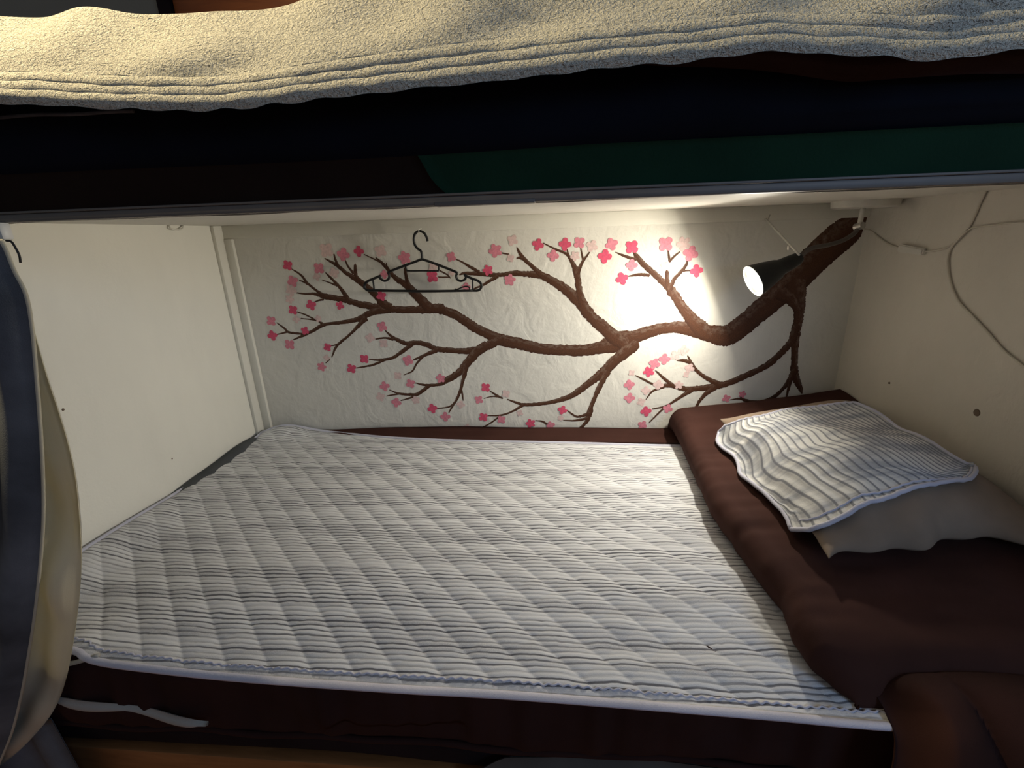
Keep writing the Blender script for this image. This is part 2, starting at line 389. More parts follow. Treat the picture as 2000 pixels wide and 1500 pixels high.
ms = rounded_slab('fitted_sheet', (XL+.055, YF+.008, -.168), (XR-.006, YB-.008, 0.0), .028, M['brown'], 200, 60, mat_amp)
# hem of the fitted sheet gathered along the bottom of the front
hem = []
for x in np.linspace(XL+.09, XR-.02, 90): hem.append((x, YF+.010+.004*nz1(x, 0), -.158+.006*nz3(x*1.2, 1.0)))
hm = link('sheet_hem', tube_mesh('sheet_hem', hem, .006, 8, 2), M['brown'])
# back lip of the fitted sheet, standing against the wall
X = np.linspace(-.95, .50, 60); lip = np.zeros((60, 8, 3))
for i, x in enumerate(X):
    for j, t in enumerate(np.linspace(0, 1, 8)):
        lip[i, j] = (x, YB-.012-.075*(1-t)**1.5, .004+.024*t**1.2*(1-.5*smooth((-.55-x)/.3))+.002*nz1(x*.6, t))
bl = link('back_lip', grid_mesh('back_lip', lip, .003), M['brown2'])
adopt(mt, ms, hm, bl)
# dark slate edge of the mattress along the left board
n = 70; ys = np.linspace(.60, YB-.03, n); P = np.zeros((n, 9, 3))
for i, y in enumerate(ys):
    top = .008+.014*math.exp(-((y-1.33)/.12)**2)+.016*smooth((1.0-y)/.35)+.004*math.sin(y*23)
    for j, t in enumerate(np.linspace(0, 1, 9)):
        P[i, j] = (XL+.003+.044*t, y, top*math.sin(math.pi*(.25+.75*t))**.6 if t < 1 else -.02)
sl = tag(link('mattress_border', grid_mesh('mattress_border', P, .004), M['border']), 'dark blue mattress border squeezed along the cream left board', 'mattress border')

# ------------------------------------------------------------------ quilted pad on the mattress
def coons(top, bot, left, right, nu, nv):
    """boundary polylines: bot/top run left->right, left/right run bot->top; returns (nu, nv, 2)"""
    def rs(p, n):
        p = catmull(p, 10); d = np.r_[0, np.cumsum(np.linalg.norm(np.diff(p, axis=0), axis=1))]; t = np.linspace(0, d[-1], n)
        return np.stack([np.interp(t, d, p[:, k]) for k in range(p.shape[1])], -1)
    B, T, L, R = rs(bot, nu), rs(top, nu), rs(left, nv), rs(right, nv)
    u = np.linspace(0, 1, nu)[:, None, None]; v = np.linspace(0, 1, nv)[None, :, None]
    S = (1-v)*B[:, None]+v*T[:, None]+(1-u)*L[None]+u*R[None]
    S -= (1-u)*(1-v)*B[0]+u*(1-v)*B[-1]+(1-u)*v*T[0]+u*v*T[-1]
    return S
ZP = .014
def g(px, py): return at(px, py, Z=ZP)[:2]
back = [(-1.078, 1.500), (-1.01, 1.530), (-.93, 1.538), g(650, 842), g(760, 852), g(900, 858), g(1100, 862), g(1320, 868), (.62, 1.455)]
front = [(-1.075, .590), (-.95, .580), g(150, 1274), g(185, 1287), g(400, 1312), g(600, 1328), g(800, 1341), g(1000, 1352), g(1300, 1375), g(1500, 1391), g(1745, 1412), (.62, .528)]
left = [front[0], (-1.088, .75), (-1.091, .90), (-1.091, 1.10), (-1.088, 1.28), (-1.090, 1.42), back[0]]
right = [front[-1], (.63, .8), (.63, 1.1), back[-1]]
nu, nv = 620, 360
S = coons(back, front, left, right, nu, nv) if False else coons(back, front, left, right, nu, nv)
x, y = S[..., 0], S[..., 1]
sp = .0538
def puff(s): return np.abs(np.sin(math.pi*s/sp))
wob = .003*Noise(11, 8)(x, y)
qa = puff((x+y)/math.sqrt(2)+wob); qb = puff((x-y)/math.sqrt(2)+wob)
rough_r = smooth((x+.2)/.5)
hq = .0042*np.sqrt(qa)+.0013*np.sqrt(qb)
waves = (.0022*Noise(12, 12, stretch=(.5, 1.5))(x, y)+.0020*rough_r*Noise(13, 55, stretch=(.35, 1.0))(x, y))
edge = np.minimum.reduce([np.linspace(0, 1, nu)[:, None]*1.67+0*x, np.linspace(0, 1, nv)[None]*.95+0*x, (1-np.linspace(0, 1, nv))[None]*.95+0*x])
hq *= smooth(edge/.02)
z = ZP-.006+hq+waves*smooth(edge/.03)
z += .030*np.exp(-((x+1.0)/.10)**2-((y-1.52)/.06)**2)          # lifted back corner
z += .022*smooth((-.95-x)/.12)*smooth((1.2-y)/.4)                # climbs a little at the left board
z += .010*np.exp(-((x+.86)/.05)**2-((y-.57)/.07)**2)
pad = thing('quilted_pad', 'white quilted bed pad with fine grey stripes covering the mattress', 'bed pad', (-.2, 1.0, .0))
pm = link('pad_cloth', grid_mesh('pad_cloth', np.stack([x, y, z], -1), .005), M['striped'])
P3 = np.stack([x, y, z], -1)
loop = [p for p in P3[2::6, 0]] + [p for p in P3[-1, 3::6]] + [p for p in P3[::-6, -1]] + [p for p in P3[0, ::-6]]
loop = np.array(loop)+np.array([0, 0, -.001])
bd = link('binding', tube_mesh('binding', np.vstack([loop, loop[:1]]), .0062, 8, 0, caps=False), M['edge_lav'], None, 'pale lavender bound edge')
# twisted stitch line inside the bound edge (front and back)
st = []
for k in range(0, nu, 1):
    p = P3[k, 7]; st.append((p[0], p[1]+.0016*math.sin(k*1.1), p[2]+.0008+.0008*math.cos(k*1.1)))
s1 = link('edge_stitching', tube_mesh('edge_stitching', st, .0017, 6, 0), M['edge_lav'])
adopt(pad, pm, bd, s1)

# ------------------------------------------------------------------ duvet, pillow and cover
DX0, DX1, DY0, DY1 = .432, XR-.006, .545, YB-.010
nd1 = Noise(21, 26, stretch=(1.0, .7)); nd2 = Noise(22, 7); nd3 = Noise(23, 80, stretch=(.4, 1.4))
_de = sorted([(float(p[1]), float(p[0])) for p in [at(px, py, Z=.045) for px, py in [(1326, 862), (1350, 914), (1388, 1000), (1440, 1072), (1485, 1135), (1524, 1180), (1545, 1240), (1580, 1289), (1632, 1324), (1685, 1350), (1722, 1388), (1790, 1440)]]])
def duvet_edge(y): return np.interp(y, [a for a, _ in _de], [b for _, b in _de])
def duvet_z(x, y):
    x = np.asarray(x, float); y = np.asarray(y, float)
    s = np.clip((x-.44)/(XR-.44), 0, 1)
    T = .082+s**1.2*(.024+.070*smooth((y-1.15)/.35)-.03*smooth((.9-y)/.3))
    T = T+.014*smooth((y-1.3)/.2)*(1-s)
    T = T+.005*nd2(x, y)+.0022*nd1(x, y)+.0016*nd3(x, y)*(1-s)
    def rim(d, R): q = 1-np.clip(d/R, 0, 1); return np.sqrt(np.clip(1-q*q, 0, 1))
    return .010+T*rim(x-duvet_edge(y), .048)*rim(y-DY0, .07)*rim(DY1-y, .03)
ne, nt_ = 16, 130; nv2 = 240
vv = .5-.5*np.cos(math.pi*np.linspace(0, 1, nv2))*.8; vv = (vv-vv.min())/(vv.max()-vv.min())
Yd = DY0+(DY1-DY0)*vv; P = np.zeros((ne+nt_, nv2, 3))
for j, yv in enumerate(Yd):
    xe = float(duvet_edge(yv)); th = float(duvet_z(xe+.05, yv))-.012; r_ = th/2
    for i in range(ne):
        th_ = -math.pi/2+math.pi*i/ne; P[i, j] = (xe+r_*.9*(1-math.cos(th_)), yv, .012+r_*(1+math.sin(th_))+.0016*float(nd3(xe, yv))*math.cos(th_))
    xt = np.linspace(xe+r_*.9, DX1, nt_); zt_ = duvet_z(np.maximum(xt, xe+.05), np.full(nt_, yv)); P[ne:, j] = np.column_stack([xt, np.full(nt_, yv), zt_])
dv = tag(link('duvet', grid_mesh('duvet', P, .004), M['brown2']), 'dark brown duvet folded across the pillow end of the bed', 'duvet')

PB = {'bl': (.512, 1.365), 'br': (.925, 1.405), 'fl': (.488, .722), 'fr': (.930, .780)}
def pil_xy(u, v):      # u 0..1 left-right, v 0..1 front-back, pinched sides
    fl, fr, bl_, br = (np.array(PB[k]) for k in ('fl', 'fr', 'bl', 'br'))
    u = u[..., None]; v = v[..., None]
    p = (1-u)*(1-v)*fl+u*(1-v)*fr+(1-u)*v*bl_+u*v*br
    c = (fl+fr+bl_+br)/4
    pin = 1-.10*(np.sin(math.pi*u)*((2*v-1)**4)+np.sin(math.pi*v)*((2*u-1)**4))
    return c+(p-c)*pin
nP1 = Noise(31, 18); nP2 = Noise(32, 45)
def pil_h(u, v):
    a = np.clip(1-np.abs(2*u-1)**2.6, 0, 1)**.55; b = np.clip(1-np.abs(2*v-1)**2.8, 0, 1)**.55
    return a*b
H = .082
n = 90
t = .5-.5*np.cos(np.linspace(0, math.pi, n)); U, V = np.meshgrid(t, t, indexing='ij')
xy = pil_xy(U, V); hh = pil_h(U, V)
xy[..., 1] += (1-V)**6*(.012*np.sin(U*11+.6)+.006*np.sin(U*27))
base = duvet_z(np.clip(xy[..., 0], .50, .93), xy[..., 1])+.012
base = base*.55+.45*base.mean()*1.05
wr_ = (.009*nP1(xy[..., 0], xy[..., 1])+.003*nP2(xy[..., 0]*.6, xy[..., 1]))*hh + .008*np.sin(U*26-V*14+2*nP1(xy[..., 0], xy[..., 1]*.5))*np.exp(-(V/.20)**2)*hh*np.exp(-((U-.25)/.45)**2)
zt = base+.018+H*hh+wr_; zb = base+.016-.034*hh
Vt = np.concatenate([np.concatenate([xy, zt[..., None]], -1).reshape(-1, 3), np.concatenate([xy, zb[..., None]], -1).reshape(-1, 3)])
idx = np.arange(n*n).reshape(n, n); Fc = []
for i in range(n-1):
    for j in range(n-1):
        q = (int(idx[i, j]), int(idx[i+1, j]), int(idx[i+1, j+1]), int(idx[i, j+1])); Fc.append(q); Fc.append(tuple(k+n*n for k in q[::-1]))
bnd = [int(idx[i, 0]) for i in range(n)]+[int(idx[n-1, j]) for j in range(1, n)]+[int(idx[i, n-1]) for i in range(n-2, -1, -1)]+[int(idx[0, j]) for j in range(n-2, 0, -1)]
for k in range(len(bnd)): a, b = bnd[k], bnd[(k+1) % len(bnd)]; Fc.append((b, a, a+n*n, b+n*n))
pw = tag(link('pillow', py_mesh('pillow', Vt, Fc), M['tan']), 'plump pillow in a taupe pillowcase against the right wall', 'pillow')
# height lookup of the pillow top for things lying on it
GX, GY = np.meshgrid(np.linspace(.40, XR, 110), np.linspace(.6, YB, 180), indexing='ij')
GZ = duvet_z(GX, GY)
flat = np.concatenate([xy, zt[..., None]], -1).reshape(-1, 3)
for i in range(110):
    d2 = (flat[:, 0][None]-GX[i][:, None])**2+(flat[:, 1][None]-GY[i][:, None])**2
    k = d2.argmin(1); ok = d2[np.arange(180), k] < .012**2
    GZ[i] = np.where(ok, np.maximum(GZ[i], flat[k, 2]), GZ[i])
for _ in range(14):
    Q = np.pad(GZ, 1, mode='edge'); avg = (Q[:-2, 1:-1]+Q[2:, 1:-1]+Q[1:-1, :-2]+Q[1:-1, 2:])/4
    GZ = np.maximum(GZ, avg) if _ < 10 else np.maximum(GZ-.0005, avg)
def top_z(x, y):
    x = np.asarray(x, float); y = np.asarray(y, float)
    fx = np.clip((x-.40)/(XR-.40)*109, 0, 108.999); fy = np.clip((y-.6)/(YB-.6)*179, 0, 178.999)
    i = fx.astype(int); j = fy.astype(int); a = fx-i; b = fy-j
    return (GZ[i, j]*(1-a)*(1-b)+GZ[i+1, j]*a*(1-b)+GZ[i, j+1]*(1-a)*b+GZ[i+1, j+1]*a*b)
def ts(px, py): 
    p = at_surf(px, py, lambda a, b: float(top_z(a, b)), .010)[:2]; return np.array([min(p[0], XR-.012), p[1]])
cb = [ts(*p) for p in [(1404, 846), (1440, 824), (1490, 812), (1540, 800), (1600, 796), (1670, 792)]]
cf = [ts(*p) for p in [(1545, 1036), (1590, 1034), (1640, 1018), (1700, 985), (1760, 965), (1830, 950), (1900, 932), (1960, 942)]]
cl = [ts(*p) for p in [(1545, 1036), (1530, 1004), (1490, 966), (1448, 930), (1438, 898), (1402, 866), (1404, 846)]]
cr = [cf[-1], ts(1890, 905), ts(1800, 855), ts(1730, 820), cb[-1]]
nc = 130
C = coons(cb, cf, cl, cr, nc, nc)
cx, cy = np.minimum(C[..., 0], XR-.010), C[..., 1]
Uc, Vc = np.meshgrid(np.linspace(0, 1, nc), np.linspace(0, 1, nc), indexing='ij')
cz = top_z(cx, cy)+.009+.0012*np.sin(Uc*2*math.pi*25)+.003*Noise(41, 30)(cx, cy)
ed = np.minimum.reduce([Uc, 1-Uc, Vc, 1-Vc])
cz += .004*smooth(1-ed/.05)
pc = thing('pillow_cover', 'white and grey checked towelling pad laid over the pillow', 'pillow cover', (.7, 1.1, .15))
P4 = np.stack([cx, cy, cz], -1)
c1 = link('cover_cloth', grid_mesh('cover_cloth', P4, .006), M['plaid'])
lp = np.array([p for p in P4[::3, 0]]+[p for p in P4[-1, 1::3]]+[p for p in P4[::-3, -1]]+[p for p in P4[0, ::-3]])
c2 = link('binding', tube_mesh('binding', np.vstack([lp, lp[:1]])-np.array([0, 0, .002]), .0046, 8, 0, caps=False), M['edge_lav'], None, 'pale lavender bound edge')
lp2 = np.array([p for p in P4[6:-6:2, 7]]); lp2[:, 2] += .001
c3 = link('edge_stitching', tube_mesh('edge_stitching', lp2, .0022, 6, 0), M['edge_lav'])
adopt(pc, c1, c2, c3)

# bunched sheet hanging over the front corner
nb = 120; nbn = Noise(51, 9); nbn2 = Noise(52, 26, stretch=(1.2, .7))
fu_, fv = np.meshgrid(np.linspace(0, 1, nb), np.linspace(0, 1, nb), indexing='ij')     # v: 0 tucked on the bed, 1 at the low hem
path = catmull([(.600, .020), (.565, .060), (.530, .062), (.498, .030), (.482, -.030), (.480, -.100), (.492, -.170), (.500, -.230)], 8)
pl_d = np.r_[0, np.cumsum(np.linalg.norm(np.diff(path, axis=0), axis=1))]; pt = np.linspace(0, pl_d[-1], nb)
py_ = np.interp(pt, pl_d, path[:, 0]); pz_ = np.interp(pt, pl_d, path[:, 1])
_bl = [at(1752, 1362, Y=.50), at(1790, 1428, Y=.482), at(1768, 1510, Y=.482)]
bx = (np.interp(pz_, [_bl[2][2], _bl[1][2], _bl[0][2]], [_bl[2][0], _bl[1][0], _bl[0][0]]))[None]*(1-fu_)+.94*fu_; by = py_[None]+0*fu_; bz = pz_[None]+0*fu_
rise = smooth(fu_/.10)
ph = bx*46-fv*9+2.2*nbn(bx, fv*.4)
fold = np.abs(np.sin(ph*.5))**.55
by = by-.026*rise*fold*smooth(fv/.25)-.006*nbn2(bx, fv*.5)*rise+.020*(1-rise)
bz = bz+(.012*fold+.008*nbn(bx*2, fv))*rise*smooth((.75-fv)/.3)-.030*(1-rise)*smooth((.45-fv)/.2)
P = np.stack([bx, by, bz], -1)[:, ::-1]
tag(link('bunched_sheet', grid_mesh('bunched_sheet', P, .004), M['brown']), 'bunched brown sheet spilling over the front edge below the duvet', 'sheet')

# white strip of an under-sheet showing below the mattress on the left
n = 40; P = np.zeros((n, 5, 3))
for i, u in enumerate(np.linspace(0, 1, n)):
    q = at(112+300*u, 1356+48*u, Y=.556); w = .010*(.35+abs(math.sin(u*5.6+.5)))*smooth(u/.1)*smooth((1-u)/.12)+.001
    for j, t in enumerate(np.linspace(0, 1, 5)): P[i, j] = (q[0], .552-.006*math.sin(math.pi*t)-.004*math.sin(u*9), q[2]-w*(t-.3)*1.6)
tag(link('under_sheet_edge', grid_mesh('under_sheet_edge', P, .002), M['white_cloth']), 'thin white sheet edge peeping out below the mattress near the curtain', 'sheet')
q0 = at(112, 1300, Y=.560); q1 = at(190, 1287, Y=.560)
tag(link('elastic_strap', tube_mesh('elastic_strap', [q0, (q0+q1)/2+np.array([0, -.003, .003]), q1+np.array([0, .004, .004])], .004, 8, 6), M['white_cloth']), 'white elastic corner strap of the quilted pad beside the curtain', 'strap')
# grey felt underlay edge
n = 60; P = np.zeros((n, 6, 3)); nf = Noise(61, 14)
for i, u in enumerate(np.linspace(0, 1, n)):
    xx = -.16+.70*u
    for j, t in enumerate(np.linspace(0, 1, 6)): P[i, j] = (xx, .572-.008*math.sin(math.pi*t)+.003*float(nf(xx, t)), -.182+.008*float(nf(xx, 0))-.045*(1-smooth(u/.12))-.030*(1-smooth((1-u)/.15))-.060*t)
tag(link('felt_underlay', grid_mesh('felt_underlay', P, .004), M['grey_felt']), 'grey felt underlay edge hanging below the brown mattress', 'underlay')

# ------------------------------------------------------------------ upper bunk
ub = thing('upper_bunk_rail', 'dark front rail of the upper bunk, part brown, part painted green', 'bunk rail', (0, .59, .733))
YR = .588
zr0, zr1 = .742, .792
xs_split = float(at(860, 350, Y=YR)[0])
n = 200; xs = np.linspace(-1.30, XR+.02, n)
def railpiece(name, x0, x1, m, jag0=0, jag1=0):
    nz = Noise(71, 60); k = 8; P = np.zeros((80, k, 3))
    for j, t in enumerate(np.linspace(0, 1, k)):
        z_ = zr0+(zr1-zr0)*t; a = x0+jag0*float(nz(0, z_))-jag0*2.0*t; b = x1+jag1*float(nz(0, z_))-jag1*2.0*t
        P[:, j] = np.column_stack([np.linspace(a, b, 80), np.full(80, YR+.001*math.sin(t*3)), np.full(80, z_)])
    return link(name, grid_mesh(name, P, .014), m)
r1 = railpiece('brown_board', -1.30, xs_split, M['railbrown'], 0, .012); r2 = railpiece('green_board', xs_split, XR+.3, M['green'], .012, 0)
r3 = link('curtain_track', box_mesh('curtain_track', (-1.30, YR-.004, .7335), (XR+.3, YR+.014, .7435), .0015), M['track'])
xj = float(at(1045, 400, Y=YR)[0])
r4 = link('track_joint_cover', box_mesh('track_joint_cover', (xj-.12, YR-.0055, .7325), (xj, YR+.015, .7372), .0008), M['track'])
r5 = link('track_lip', box_mesh('track_lip', (-1.30, YR-.0065, .7435), (XR+.3, YR+.002, .7465), .0008), M['track'])
adopt(ub, r1, r2, r3, r4, r5)
# chipped white paint edge under the rail
X = np.linspace(-1.25, XR, 120); P = np.zeros((120, 2, 3)); nz = Noise(72, 30)
P[:, 0] = np.column_stack([X, np.full(120, YR+.016), np.full(120, ZC)]); P[:, 1] = np.column_stack([X, np.full(120, YR+.0165), .7338+.0008*nz(X, 0*X)-.0008])
struct(link('trim_4', grid_mesh('trim_4', P, .003), M['trim']), 'chipped white painted lip under the rail', 'trim')

def um_amp(p):
    q = p.copy(); x, y, z = p.T; fr = smooth((.62-y)/.05)
    q[:, 1] -= fr*(.012*np.sin(np.clip((z-.785)/.14, 0, 1)*math.pi)+.003*nz3(x, z)); q[:, 2] += .003*nz3(x*.7, y)*(z < .81)
    return q
um = thing('upper_mattress', 'navy blue mattress of the upper bunk above the rail', 'mattress', (0, 1.0, .785))
umb = (rounded_slab('mattress_body', (-1.30, .582, .785), (XR+.3, 1.50, .925), .025, M['navy'], 120, 30, um_amp))
xpe = float(at(268, 242, Y=.566)[0])
pipe = [(xq, .5655, float(at(0, 228, Y=.566)[2])-.004*max(0, (xq+.68)/.25)**1.3+.0006*math.sin(xq*60)) for xq in np.linspace(-1.29, xpe, 80)]
ump = link('piping', tube_mesh('piping', pipe, .0020, 8, 2), M['pipe'], None, 'thin grey piping')
adopt(um, umb, ump)
# brown sheet of the upper bunk showing on the right below the towelling pad
n = 110; P = np.zeros((n, 24, 3)); nw = Noise(81, 20); nw2 = Noise(82, 50, stretch=(1, .6))
for i, u in enumerate(np.linspace(0, 1, n)):
    x_ = .06+.80*u; lowz = interp([(.06, .862), (.2, .846), (.3, .832), (.45, .830), (.9, .834)], x_)
    for j, t in enumerate(np.linspace(0, 1, 24)):
        z_ = lowz+(.884-lowz)*t
        P[i, j] = (x_, .541-.010*math.sin(math.pi*t)**.6+.016*max(0, .12-t)/.12+.004*float(nw(x_, z_*2))+.003*float(nw2(x_, z_*2)), z_)
tag(link('upper_sheet', grid_mesh('upper_sheet', P, .004), M['brown']), 'wrinkled dark brown sheet of the upper bunk on the right', 'sheet')
# towelling pad draped over the edge of the upper bunk
YT = .512
low = [(float(at(px, py, Y=YT)[0]), float(at(px, py, Y=YT)[2])) for px, py in [(-1500, 175), (-500, 190), (0, 196), (200, 207), (420, 212), (520, 202), (600, 191), (800, 171), (1000, 151), (1200, 126), (1350, 116), (1420, 106), (1480, 95), (1540, 97), (1600, 105), (1690, 102), (1760, 112), (1810, 114), (1900, 104), (2000, 90), (2500, 70)]]
n, k = 520, 110
X = np.linspace(low[0][0], low[-1][0], n); Zl = np.interp(X, *zip(*low))
for _ in range(3): Zl = np.convolve(np.pad(Zl, 3, mode='edge'), np.ones(7)/7, 'valid')
nt = Noise(91, 14, stretch=(.6, 1.6)); nt2 = Noise(92, 45, stretch=(.7, 1.3)); nt3 = Noise(93, 5)
P = np.zeros((n, k, 3))
tp = [at(px, py, Y=.625) for px, py in [(-1500, 60), (-500, 50), (0, 47), (110, 50), (160, 47), (195, 33), (230, 29), (265, 34), (320, 45), (450, 43), (560, 36), (640, 22), (740, -5), (900, -50), (1200, -80), (2500, -120)]]
topz = np.interp(X, [p[0] for p in tp], [p[2] for p in tp])
for _ in range(2): topz = np.convolve(np.pad(topz, 3, mode='edge'), np.ones(7)/7, 'valid')
for j, t in enumerate(np.linspace(0, 1, k)):
    if t < .75: s = t/.75; z_ = Zl+(topz-.012-Zl)*s; y_ = np.full(n, YT)+.070*s**1.3
    else:
        a = (t-.75)/.25; z_ = topz-.012+.012*np.sin(np.minimum(a*2.2, 1.57)); y_ = np.full(n, YT+.070)+.045*np.minimum(a*2, 1)+.30*a**2
        s = 1
    w = (.0062*nt(X+.5*z_, z_*1.4)+.0042*nt2(X, z_))*smooth((t-.08)/.25)*(1 if t < .8 else .5)
    dq = np.abs(((X*.62+z_*1.25) % .22)-.11); w = w-.0020*np.exp(-((dq-.11)/.008)**2)*smooth((t-.2)/.06)
    rib = .0030*math.sin(min(t/.026, 4)*math.pi)**2*0
    hem_ = .0026*abs(math.sin(math.pi*t*.75/.0 if False else math.pi*t/.062)) if t < .186 else 0
    P[:, j] = np.column_stack([X, y_-w-hem_*(1+.25*np.sin(X*120+j*.3)+.2*nt2(X*3, 0*X)), z_+(w*.4 if t > .75 else 0)])
tag(link('towelling_pad', grid_mesh('towelling_pad', P[::-1], .006), M['terry']), 'cream terry towelling pad hanging over the edge of the upper bunk', 'bed pad')

# ------------------------------------------------------------------ curtain on the left
cu = thing('curtain', 'slate blue curtain with cream lining gathered at the left end of the berth', 'curtain', (-.95, .53, -.30))
def edge_pts(pts, Y): return np.array([at(px, py, Y=Y) for px, py in pts])
E1 = catmull(edge_pts([(2, 468), (14, 490), (30, 530), (52, 575), (64, 640), (73, 740), (80, 830), (85, 920), (86, 1010), (80, 1100), (70, 1190), (58, 1270), (44, 1350), (24, 1430), (-4, 1500), (-20, 1560)], .505), 6)
k = 40; ncur = Noise(101, 30, stretch=(1.4, .25))
P = np.zeros((len(E1), k, 3))
for i, e in enumerate(E1):
    for j, t in enumerate(np.linspace(0, 1, k)):
        xx = e[0]-.42*t; P[i, j] = (xx, .505-.020*math.sin(t*19+.3)*smooth(t/.05)-.010*float(ncur(xx, e[2]))*smooth(t/.1), e[2])
c1 = link('outer_panel', grid_mesh('outer_panel', P, .002), M['slate'])
c1b = link('edge_seam', tube_mesh('edge_seam', E1+np.array([0, -.001, 0]), .0022, 8, 0), M['cream_lining'])
E2 = catmull(edge_pts([(66, 640), (92, 730), (112, 790), (133, 860), (149, 930), (157, 1000), (160, 1060), (158, 1130), (149, 1220), (132, 1315), (112, 1374), (82, 1418), (40, 1462), (4, 1494)], .535), 6)
P = np.zeros((len(E2), k, 3)); ncl = Noise(102, 26, stretch=(1, .7))
for i, e in enumerate(E2):
    for j, t in enumerate(np.linspace(0, 1, k)):
        xx = e[0]-.22*t; P[i, j] = (xx, .535-.006*math.sin(t*16)-.008*float(ncl(xx, e[2]*1.4+xx))*smooth(t/.08), e[2]+.10*t*0)
c2 = link('lining', grid_mesh('lining', P, .002), M['cream_lining'], None, 'cream lining')
# lower dark fold below the lining
P = np.zeros((24, 24, 3))
for i, v in enumerate(np.linspace(0, 1, 24)):
    for j, t in enumerate(np.linspace(0, 1, 24)):
        xx = -.92-.30*t+.02*v; P[i, j] = (xx, .545-.010*math.sin(t*15), -.12-.30*v)
c3 = link('lower_fold', grid_mesh('lower_fold', P, .002), M['slate'])
hk = [at(px, py, Y=.52) for px, py in [(12, 470), (22, 472), (32, 487), (38, 500), (40, 513)]]
c4 = link('curtain_hook', tube_mesh('curtain_hook', hk, .0012, 8, 6), M['dark_wire'])
rn = at(8, 455, Y=.585)
c5 = link('track_runner', box_mesh('track_runner', (rn[0]-.012, .575, .712), (rn[0]+.008, .590, .734), .003), M['white_plastic'])
adopt(cu, c1, c1b, c2, c3, c4, c5)

